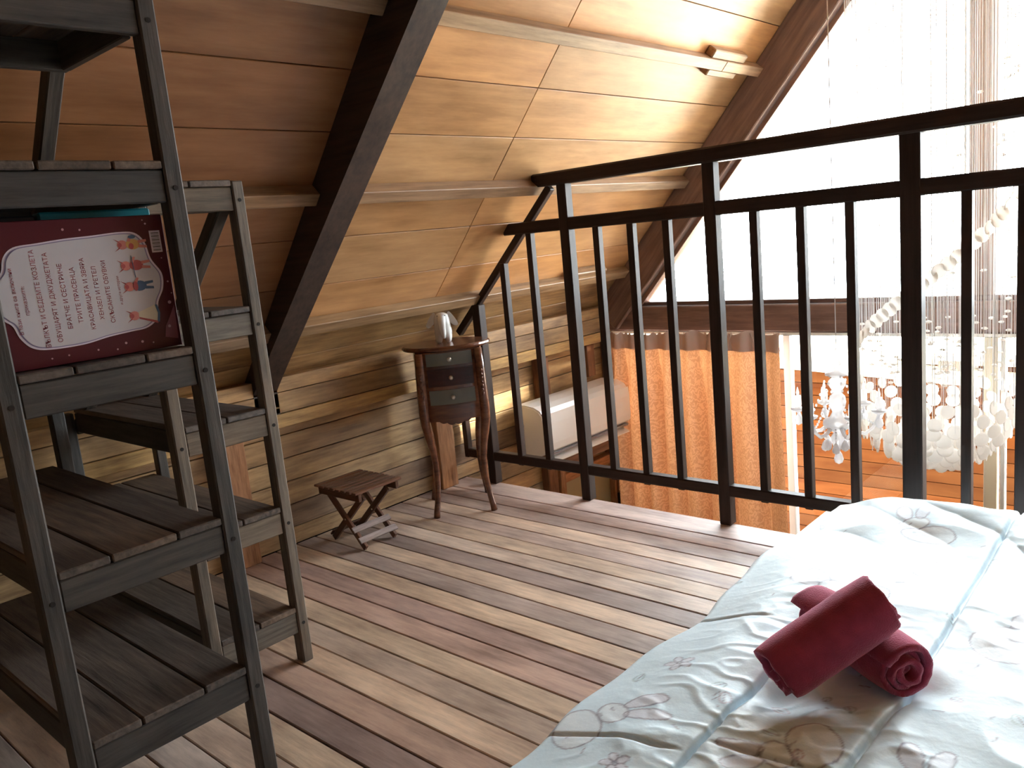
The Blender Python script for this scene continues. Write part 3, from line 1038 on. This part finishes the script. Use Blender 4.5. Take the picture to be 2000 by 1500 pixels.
bm_tube(bm, [(0, -.040, .098), (0, -.050, .080), (0, -.050, .058), (.002, -.046, .036), (.003, -.042, .022)], [.016, .014, .012, .0095, .006], 10)
obj('trunk', bm, M_ceramic, FG, FM, smooth=True)
bm = bmesh.new()
for s in (-1, 1): blob(bm, (.014 * s, -.046, .104), (.002, .0016, .0022))
obj('eye', bm, M_bookblack, FG, FM)

# ------------------------------------------------------------------ air conditioner
AC = root('air_conditioner', (-2.36, 3.0, .03), label='white wall-mounted air conditioner beyond the railing under the sloping roof', cat='air conditioner')
prof = [(-2.443, .025), (-2.443, .250), (-2.40, .252), (-2.345, .245), (-2.31, .230), (-2.292, .208), (-2.286, .17), (-2.285, .08), (-2.290, .045), (-2.305, .032), (-2.34, .02), (-2.40, .012)]
Mx = Matrix(((1, 0, 0, 0), (0, 0, 1, 0), (0, 1, 0, 0), (0, 0, 0, 1)))
bm = bmesh.new(); bm_prism(bm, prof, 2.645, 3.305, Mx); bmesh.ops.recalc_face_normals(bm, faces=bm.faces[:])
bmesh.ops.bevel(bm, geom=[e for e in bm.edges if abs(e.verts[0].co.y - e.verts[1].co.y) < 1e-5], offset=.006, segments=2, affect='EDGES')
obj('casing', bm, M_white, AC)
bm = bmesh.new(); bm_prism(bm, [(-2.2835, .215), (-2.2795, .17), (-2.2785, .08), (-2.283, .050), (-2.287, .050), (-2.285, .17)], 2.655, 3.295, Mx); bmesh.ops.recalc_face_normals(bm, faces=bm.faces[:])
obj('front_panel', bm, M_white, AC)
xbox('air_slot', -2.335, -2.286, 2.68, 3.28, .024, .034, M_whitegrey, AC, 'Y', 0)
beam('louver', (-2.300, 2.69, .006), (-2.300, 3.27, .006), .055, .005, M_white, AC, (.5, 0, 1), .001)
for yy, zz, rr in ((2.638, .16, .012), (2.638, .125, .008)):
    bm = bmesh.new()
    bmesh.ops.create_circle(bm, segments=14, radius=rr)
    pts = [(rr * math.cos(2 * math.pi * i / 14), 0, rr * math.sin(2 * math.pi * i / 14) * 1.3) for i in range(15)]
    bm.free(); bm = bmesh.new(); bm_tube(bm, pts, .0016, 6)
    obj('cable_clip', bm, M_whitegrey, AC, T(-2.412, yy, zz))

# ------------------------------------------------------------------ curtain
CU_ = root('curtain', (-2.0, 3.36, -1.9), label='peach damask curtain with grey pinch-pleat heading, hanging under the gable beam', cat='curtain')


def curtain_mesh(z0, z1, nz, off, x0=-2.43, x1=-1.520):
    nx = 260
    bm = bmesh.new()
    uvl = bm.loops.layers.uv.new('UVMap')
    grid = []
    for j in range(nz + 1):
        z = z0 + (z1 - z0) * j / nz
        row = []
        fall = min(1.0, (.48 - z) / .35)
        for i in range(nx + 1):
            u = i / nx
            # pleat phase: tight at the wall end, wide at the free end
            ph = 2 * math.pi * (11.0 * u - 3.2 * u * u)
            amp = (.012 + .030 * fall) * (1 + .25 * math.sin(ph * .37 + 1))
            wob = .012 * fall * noise.noise(Vector((u * 9, z * 1.3, 3)))
            y_ = 3.356 + off + amp * .92 * (math.sin(ph) + .3 * math.sin(2 * ph + .7 + z)) + wob
            xx = x0 + (x1 - x0) * u + (u - .5) * .06 * max(0, (.48 - z)) * .8 + .021 * fall * math.cos(ph) * (1 - .3 * u)
            zt = z
            if z > .47 and u < .35: zt = z - .012 * abs(math.sin(ph * 1.5))
            elif z > .47: zt = z + .010 * math.cos(ph)
            row.append(bm.verts.new((xx, min(y_, 3.398), zt)))
        grid.append(row)
    for j in range(nz):
        for i in range(nx):
            f = bm.faces.new((grid[j][i], grid[j][i + 1], grid[j + 1][i + 1], grid[j + 1][i]))
            for l, (a, b) in zip(f.loops, ((i, j), (i + 1, j), (i + 1, j + 1), (i, j + 1))):
                l[uvl].uv = (a / nx * 1.6, (z0 + (z1 - z0) * b / nz))
    return bm


obj('cloth', curtain_mesh(-1.95, .472, 60, 0), M_curtain, CU_, smooth=True)
obj('heading_tape', curtain_mesh(.392, .476, 6, -.006), M_heading, CU_, smooth=True)
for u in (.50, .62, .74, .865, .985):
    x = -2.43 + .91 * u
    bm = bmesh.new()
    for s in (-1, 1):
        bm_tube(bm, [(s * .012, 0, .04), (-s * .003, -.006, .0), (-s * .010, -.002, -.04)], [.004, .003, .004], 6)
    obj('pinch_pleat', bm, M_heading, CU_, T(x, 3.350, .436), smooth=True)
xbox('curtain_track', -2.42, XR - .1, 3.374, 3.388, .464, .474, M_alu, CU_, 'X', .001)

# ------------------------------------------------------------------ crystal chandelier with candle arms
CH = root('chandelier', (-.995, 2.60, .17), label='classical white crystal chandelier with curved candle arms and teardrop pendants', cat='chandelier')


CS = T(0, 0, 1) @ Matrix.Scale(.8966, 4) @ T(0, 0, -1) @ T(-1.11, 2.9, 0)


def chm(bm, name, mat=M_crystal, smooth=True):
    bmesh.ops.recalc_face_normals(bm, faces=bm.faces[:])
    return obj(name, bm, mat, CH, CS, smooth=smooth)


bm = bmesh.new()
bm_lathe(bm, [(0, .118), (.010, .122), (.022, .150), (.026, .168), (.015, .185), (.035, .200), (.052, .215), (.050, .230), (.028, .243), (.018, .262), (.026, .280), (.030, .300), (.026, .320), (.014, .332),
              (.020, .345), (.030, .362), (.030, .376), (.016, .390), (.040, .398), (.040, .404), (.012, .412), (.008, .428), (.018, .436), (.010, .448), (.014, .456), (.007, .466), (.010, .478), (.008, .492), (0, .496)], 18)
chm(bm, 'stem')
bm = bmesh.new(); bm_cyl(bm, .0018, .0018, .49, 2.47, 6)
chm(bm, 'cable', M_string)


def drop(bm, x, y, z, s=1.0):
    bm_lathe(bm, [(0, -.040 * s), (.010 * s, -.034 * s), (.013 * s, -.025 * s), (.009 * s, -.012 * s), (.003 * s, -.002 * s), (0, 0)], 10, T(x, y, z))


NA = 6
for k in range(NA):
    a = 2 * math.pi * k / NA + .18
    c, s = math.cos(a), math.sin(a)
    bm = bmesh.new()
    pr = [(.03, .215), (.06, .190), (.09, .185), (.115, .205), (.132, .240), (.138, .262)]
    bm_tube(bm, [(c * r_, s * r_, z) for r_, z in pr], [.008, .007, .0065, .006, .006, .006], 8)
    arm = chm(bm, 'arm')
    bm = bmesh.new()
    bm_lathe(bm, [(.006, .256), (.024, .266), (.026, .272), (.010, .272), (.013, .285), (.0115, .318), (.004, .320), (.006, .330), (.0015, .350), (0, .352)], 12, T(c * .138, s * .138, 0))
    obj('candle_cup', bm, M_crystal, arm, CS, smooth=True)
    bm = bmesh.new(); drop(bm, c * .138, s * .138, .252, 1.15)
    obj('pendant', bm, M_crystal, arm, CS, smooth=True)
    bm = bmesh.new()
    for q in range(12):
        t = q / 11
        rr = .036 + (.118 - .036) * t
        zz = .398 - (.398 - .222) * t - .035 * math.sin(math.pi * t)
        blob(bm, (c * rr, s * rr, zz), (.0042, .0042, .0058), None, 7, 5)
    chm(bm, 'bead_chain')
for k in range(9):
    a = 2 * math.pi * k / 9
    c, s = math.cos(a), math.sin(a)
    bm = bmesh.new()
    L_ = 4 + k % 2
    for q in range(L_): blob(bm, (c * .045, s * .045, .205 - q * .010), (.0035, .0035, .0045), None, 7, 5)
    drop(bm, c * .045, s * .045, .205 - L_ * .010 + .003, 1.1)
    chm(bm, 'pendant')
bm = bmesh.new(); drop(bm, 0, 0, .120, 1.35)
chm(bm, 'pendant')

# ------------------------------------------------------------------ capiz shell chandelier on strings
SX, SY = -.833, 3.05
SH = root('shell_chandelier', (SX, SY, .1), label='wide hanging chandelier of white shell discs on many clear strings', cat='chandelier')
zc_ = RZ - .15


def roofz(x):
    return .6 + (1.72 - abs(x - RX)) * 1.1106


bm = bmesh.new(); bm_cyl(bm, .29, .29, 1.93, 1.95, 32)
obj('ceiling_plate', bm, M_alu, SH, T(SX, SY, 0))
bm = bmesh.new(); bm_cyl(bm, .004, .004, 1.95, RZ - .09, 6)
obj('hanging_rod', bm, M_knob, SH, T(RX, SY, 0))
disc_me = {}


def disc(r):
    r = round(r, 3)
    if r not in disc_me:
        bm = bmesh.new()
        bm_lathe(bm, [(r * .86, -.0016), (r, -.0008), (r * .98, .0008), (r * .84, .0018)], 14)
        me = bpy.data.meshes.new('shell_disc'); bm.to_mesh(me); bm.free(); me.materials.append(M_shell)
        disc_me[r] = me
    return disc_me[r]


def zq(z):
    return 1 - (1 - z) * 1.0517


def put_disc(a, rad, z, r, face=True, tilt=0.0):
    z = zq(z); rad *= 1.04; r *= 1.05
    M = T(SX + rad * math.cos(a), SY + rad * math.sin(a), z) @ Matrix.Rotation(a + rnd.uniform(-.3, .3), 4, 'Z') @ Matrix.Rotation(math.pi / 2 + tilt, 4, 'Y')
    obj('shell_disc', disc(r), None, SH, M)


strings = []
rows = [(.345, .248, .0215, 22), (.305, .244, .0225, 22), (.270, .236, .0240, 24), (.238, .224, .0245, 24), (.208, .206, .025, 22), (.182, .184, .025, 22), (.160, .156, .025, 18), (.143, .124, .025, 14), (.132, .086, .025, 10), (.125, .045, .025, 5)]
nd = 0
for ri, (z, rad, r, n) in enumerate(rows):
    for k in range(n):
        a = 2 * math.pi * (k + .5 * (ri % 2)) / n
        if ri in (1, 2) and k % 3 == 0 and math.sin(a) < -.2: continue
        put_disc(a, rad + rnd.uniform(-.006, .006), z + rnd.uniform(-.006, .006), r, True, rnd.uniform(-.2, .2))
        strings.append((SX + rad * 1.04 * math.cos(a), SY + rad * 1.04 * math.sin(a), zq(z))); nd += 1
# climbing spiral of larger discs round the strings
for k in range(34):
    t = k / 33
    a = math.pi * 0.94 + t * math.pi * 1.0
    z = .36 + t * .62
    put_disc(a, .252, z, .0225, True, rnd.uniform(-.25, .25))
    strings.append((SX + .26 * math.cos(a), SY + .26 * math.sin(a), zq(z)))
# small beads
bead = bmesh.new(); blob(bead, (0, 0, 0), (.0095, .0095, .0048), None, 10, 6)
bme = bpy.data.meshes.new('bead'); bead.to_mesh(bme); bead.free(); bme.materials.append(M_shell)
for k in range(120):
    a = rnd.uniform(0, 2 * math.pi); rad = .24 * math.sqrt(rnd.random()); 
    if k < 20: z = .37 + .03 * (k % 3)
    elif k < 95: z = rnd.uniform(.38, .60)
    else: z = rnd.uniform(.6, 1.55)
    if k >= 95: a = rnd.uniform(-1.2, .6); rad = .20 + .05 * rnd.random()
    obj('bead', bme, None, SH, T(SX + rad * math.cos(a), SY + rad * math.sin(a), z) @ Matrix.Rotation(rnd.uniform(-.3, .3), 4, 'X'))
    strings.append((SX + rad * math.cos(a), SY + rad * math.sin(a), z))
bm = bmesh.new()
for i, (x, y_, z) in enumerate(strings):
    bm_cyl(bm, .0007, .0007, z, 1.93, 3, T(x, y_, 0), False)
so = obj('strings', bm, M_string, SH)
so['kind'] = 'stuff'

# ------------------------------------------------------------------ bed: mattress and duvet
ma = root('mattress', (0, 1.2, 0), label='thin mattress lying on the floor under the pale blue duvet', cat='mattress')
obj('mattress_pad', box_mesh(1.60, 1.98, .13, .03), M_mattress, ma, T(.02, 1.25, .066))

# print on the duvet, drawn as strokes in plan (metres)
BASE = np.array([.66, .85, .96])
GREY = np.array([.20, .21, .30]); PINK = np.array([.78, .62, .72]); TEAL = np.array([.28, .48, .50]); CREAM = np.array([.92, .90, .90])
strokes = []; fills = []


def place(pts, cx, cy, rot, s):
    c, sn = math.cos(rot), math.sin(rot)
    return [(cx + s * (c * x - sn * y_), cy + s * (sn * x + c * y_)) for x, y_ in pts]


def motif_rabbit(cx, cy, rot, s):
    head = [(-.02, .0), (.0, .018), (.03, .022), (.05, .008), (.052, -.015), (.03, -.03), (.0, -.03), (-.02, -.015)]
    body = [(.03, -.03), (.07, -.035), (.10, -.06), (.10, -.10), (.06, -.125), (.01, -.115), (-.02, -.08), (-.015, -.045)]
    ear1 = [(.0, .018), (-.02, .05), (-.015, .085), (.005, .095), (.018, .07), (.015, .03)]
    ear2 = [(.025, .022), (.03, .06), (.05, .09), (.068, .085), (.062, .05), (.042, .015)]
    for p, f in ((ear1, PINK), (ear2, PINK), (head, CREAM), (body, CREAM)):
        q = place(smooth_poly(p, 4), cx, cy, rot, s)
        fills.append((q, f)); strokes.append((q + q[:1], GREY, .0017))
    strokes.append((place([(-.005, -.002), (.003, -.006), (.009, -.001)], cx, cy, rot, s), GREY, .0016))


def motif_leaf(cx, cy, rot, s, col):
    leaf = smooth_poly([(0, 0), (.012, .016), (.035, .018), (.055, 0), (.035, -.012), (.012, -.012)], 4)
    q = place(leaf, cx, cy, rot, s)
    fills.append((q, (BASE + col) / 2)); strokes.append((q + q[:1], col * .7 + GREY * .3, .0013))
    strokes.append((place([(0, 0), (.05, 0)], cx, cy, rot, s), GREY, .0011))


def motif_flower(cx, cy, s):
    for k in range(5):
        a = 2 * math.pi * k / 5 + cx * 20
        q = place(ell(.016, 0, .013, .008), cx, cy, a, s)
        fills.append((q, PINK)); strokes.append((q + q[:1], GREY, .0012))
    strokes.append((ell(cx, cy, .005 * s, .005 * s), GREY, .0014))


rr2 = random.Random(3)
motif_rabbit(-.79, 1.04, -.9, .95)
motif_rabbit(-.50, 1.03, 2.2, .85)
motif_rabbit(-.33, 1.10, .3, .85)
motif_rabbit(-.66, 1.62, 1.2, .9)
motif_rabbit(-.32, 1.62, -.4, .9)
motif_rabbit(-.62, 2.05, .4, .9)
motif_rabbit(.0, 1.3, 2.4, .9)
motif_rabbit(.05, 1.9, .9, .9)
motif_flower(-.77, 1.22, 1.0)
motif_flower(-.46, 1.48, .9)
motif_flower(-.70, .90, .9)
for k in range(60):
    x, y_ = rr2.uniform(-.88, .4), rr2.uniform(.75, 2.2)
    motif_leaf(x, y_, rr2.uniform(0, 6.28), rr2.uniform(.3, .8), TEAL if k % 3 else PINK * .7)
for k in range(70):
    x, y_ = rr2.uniform(-.9, .4), rr2.uniform(.75, 2.2)
    a = rr2.uniform(0, 6.28); L_ = rr2.uniform(.004, .02)
    strokes.append(([(x, y_), (x + L_ * math.cos(a), y_ + L_ * math.sin(a))], GREY, .0013))

xs = np.concatenate([np.linspace(-.965, -.10, 290), np.linspace(-.09, .78, 50)])
ys = np.concatenate([np.linspace(.22, .80, 50), np.linspace(.8035, 2.297, 440)])
nx, ny = len(xs), len(ys)


def sstep(a, b, v):
    t = max(0.0, min(1.0, (v - a) / (b - a)))
    return t * t * (3 - 2 * t)


Z = np.zeros((ny, nx)); XX = np.zeros((ny, nx)); YY = np.zeros((ny, nx))
edge_wave = [(.014 * math.sin(y_ * 9.5) + .020 * noise.noise(Vector((y_ * 3.1, 1.7, 0))) + .007 * math.sin(y_ * 23)) for y_ in ys]
for j in range(ny):
    y_ = ys[j]
    for i in range(nx):
        x = xs[i]
        d = x + .965
        h = .155 * sstep(.0, .105, d) + .040 * sstep(.06, .26, d)
        far = 2.297 - y_
        h *= (.25 + .75 * sstep(0, .055, far)) * 1.0
        h += .022 * sstep(.0, .12, far) * sstep(.40, .12, far) * sstep(.05, .3, d)
        # quilting seams
        sm = 0
        s1 = -.606 + .012 * math.sin(y_ * 4); s2 = -.410 + .006 * math.sin(y_ * 5 + 1)
        for s_, dep in ((s1, .016 * sstep(1.55, 1.30, y_)), (s2, .014), (-.20, .012), (.02, .012), (.25, .012)):
            sm -= dep * math.exp(-((x - s_) / .0045) ** 2)
            sm += dep * .18 * math.exp(-((abs(x - s_) - .022) / .016) ** 2)
        # soft swells, folds and sharp creases
        v = Vector((x * 3.2, y_ * 2.6, .4))
        w = .0065 * noise.noise(v)
        q = noise.noise(Vector((x * 6 + y_ * 2.5, y_ * 7 - x * 2, 2.2)))
        w += .0034 * (1 - abs(q) * 3.2) * (1 if abs(q) < .31 else 0) * sstep(.08, .3, d)
        q2 = noise.noise(Vector((x * 9 + y_ * 9, y_ * 16 - x * 10, 6.1)))
        w += .0025 * max(0, 1 - abs(q2) * 4) * sstep(.25, .7, noise.noise(Vector((x * 2.4, y_ * 2.4, 9))) + .5) * sstep(.1, .3, d)
        # diagonal creases near the far end
        fr = sstep(1.78, 2.0, y_) * sstep(2.28, 2.18, y_) * sstep(-.9, -.75, x)
        dd = (x * .62 + y_ * .78) * 26 + 2.0 * noise.noise(Vector((x * 3, y_ * 3, 5)))
        w += fr * .011 * (abs(math.sin(dd)) ** .6 - .6) * (.45 + .9 * max(0, noise.noise(Vector((x * 4, y_ * 4, 1))) + .3))
        for (yc0, x0_, x1_) in ((1.42, -.93, -.70), (.93, -.93, -.62), (1.02, -.60, -.38), (.955, -.56, -.42)):
            cc = math.exp(-((y_ - yc0 - .16 * (x - x0_)) / .0045) ** 2) * sstep(x0_ - .02, x0_ + .03, x) * sstep(x1_ + .02, x1_ - .04, x)
            w -= .006 * cc
        # the towels press the quilt down
        for (ax, ay, bx_, by_) in ((-.565, 1.20, -.51, 1.27), (-.60, 1.455, -.41, 1.33)):
            tt_ = max(0, min(1, ((x - ax) * (bx_ - ax) + (y_ - ay) * (by_ - ay)) / ((bx_ - ax) ** 2 + (by_ - ay) ** 2)))
            dist = math.hypot(x - ax - tt_ * (bx_ - ax), y_ - ay - tt_ * (by_ - ay))
            w -= .024 * math.exp(-(dist / .06) ** 2)
        k_ = sstep(.02, .12, d)
        Z[j, i] = max(.0035, h + (sm + w) * k_)
        XX[j, i] = x + edge_wave[j] * (1 - sstep(.0, .35, d))
        YY[j, i] = y_
col = np.tile(BASE, (ny, nx, 1)).astype(float)


def inside(poly, X, Y):
    c = np.zeros(X.shape, bool)
    n = len(poly)
    for i in range(n):
        x1, y1 = poly[i]; x2, y2 = poly[i - 1]
        cond = ((y1 > Y) != (y2 > Y)) & (X < (x2 - x1) * (Y - y1) / ((y2 - y1) if abs(y2 - y1) > 1e-9 else 1e-9) + x1)
        c ^= cond
    return c


def region(pts, pad):
    px = [p[0] for p in pts]; py = [p[1] for p in pts]
    i0, i1 = np.searchsorted(xs, min(px) - pad), np.searchsorted(xs, max(px) + pad)
    j0, j1 = np.searchsorted(ys, min(py) - pad), np.searchsorted(ys, max(py) + pad)
    return slice(j0, j1), slice(i0, i1)


GX, GY = np.meshgrid(xs, ys)
for poly, f in fills:
    r = region(poly, .0)
    m = inside(poly, GX[r], GY[r])
    sub = col[r]; sub[m] = sub[m] * .7 + np.array(f) * .3
for pts, c, w in strokes:
    r = region(pts, w * 3)
    X, Y = GX[r], GY[r]
    D = np.full(X.shape, 9.0)
    for (x1, y1), (x2, y2) in zip(pts, pts[1:]):
        L2 = (x2 - x1) ** 2 + (y2 - y1) ** 2 + 1e-12
        t = np.clip(((X - x1) * (x2 - x1) + (Y - y1) * (y2 - y1)) / L2, 0, 1)
        D = np.minimum(D, np.hypot(X - x1 - t * (x2 - x1), Y - y1 - t * (y2 - y1)))
    a = np.clip(1.6 - D / w, 0, 1)[..., None] * .8
    col[r] = col[r] * (1 - a) + np.array(c) * a
co = np.stack([XX, YY, Z], -1).reshape(-1, 3)
idx = np.arange(nx * ny).reshape(ny, nx)
faces = np.stack([idx[:-1, :-1], idx[:-1, 1:], idx[1:, 1:], idx[1:, :-1]], -1).reshape(-1, 4)
me = bpy.data.meshes.new('duvet')
me.from_pydata(co.tolist(), [], faces.tolist())
at = me.color_attributes.new('print', 'FLOAT_COLOR', 'POINT')
at.data.foreach_set('color', np.concatenate([col.reshape(-1, 3), np.ones((nx * ny, 1))], 1).astype(np.float32).ravel())
du = obj('duvet', me, M_duvet, None, smooth=True)
tag(du, 'pale blue quilted duvet printed with rabbits and leaves, spread over the floor bed', 'duvet')

# ------------------------------------------------------------------ rolled towels
def towel(p0, p1, R, label, seed, rot0):
    p0 = Vector(p0); p1 = Vector(p1)
    ax, L_ = axes(p0, p1)
    o0 = (p0 + p1) / 2
    turns = 3.6
    n = 110
    pitch = (R - .010) / turns
    outer = []; inner = []
    for i in range(n + 1):
        t = i / n
        a = rot0 - t * turns * 2 * math.pi
        r = R - pitch * turns * t
        wob = 1 + .07 * noise.noise(Vector((math.cos(a) * 1.3 + seed, math.sin(a) * 1.3, t * 4)))
        th = pitch * .80
        outer.append((r * wob * math.cos(a), r * wob * math.sin(a)))
        inner.append(((r - th) * wob * math.cos(a), (r - th) * wob * math.sin(a)))
    sec = outer + list(reversed(inner))
    m = len(sec)
    NS = 46
    bm = bmesh.new()
    rings = []
    for s in range(NS + 1):
        u = s / NS
        xl = (u - .5) * L_
        ring = []
        for k, (a, b) in enumerate(sec):
            rad = math.hypot(a, b)
            tt_ = (k if k <= n else m - 1 - k) / n
            # layers telescope a little and bulge at the ends
            endf = (abs(u - .5) * 2) ** 6
            sh = endf * (.010 * math.sin(tt_ * 9 + seed) + .005 * noise.noise(Vector((a * 60, b * 60, seed)))) * (1 if u > .5 else -1)
            rs = 1 - .06 * endf + .020 * noise.noise(Vector((xl * 22, math.atan2(b, a) * 1.2, seed * 3.1))) + .010 * noise.noise(Vector((xl * 60, math.atan2(b, a) * 4, seed)))
            # sag: flattened underneath
            zz = b * rs
            if zz < -R * .78: zz = -R * .78 - (-zz - R * .78) * .35
            ring.append(bm.verts.new((xl + sh, a * rs * 1.03, zz)))
        rings.append(ring)
    for r0, r1 in zip(rings, rings[1:]):
        for k in range(m):
            j = (k + 1) % m
            bm.faces.new((r0[k], r0[j], r1[j], r1[k]))
    for ring, flip in ((rings[0], False), (rings[-1], True)):
        for k in range(n):
            q = (ring[k], ring[k + 1], ring[m - 2 - k], ring[m - 1 - k])
            bm.faces.new(q if flip else tuple(reversed(q)))
    bmesh.ops.recalc_face_normals(bm, faces=bm.faces[:])
    t = obj('rolled_towel', bm, M_towel, None, ax, smooth=True)
    tag(t, label, 'towel', 'rolled towels on the bed')
    return t


towel((-.612, 1.460, .225), (-.405, 1.325, .226), .0560, 'lower rolled raspberry towel lying flat on the duvet, its spiral end showing', 1.7, 2.6)
towel((-.572, 1.196, .240), (-.452, 1.338, .337), .0585, 'upper rolled raspberry towel leaning across the other towel', 5.3, -.6)
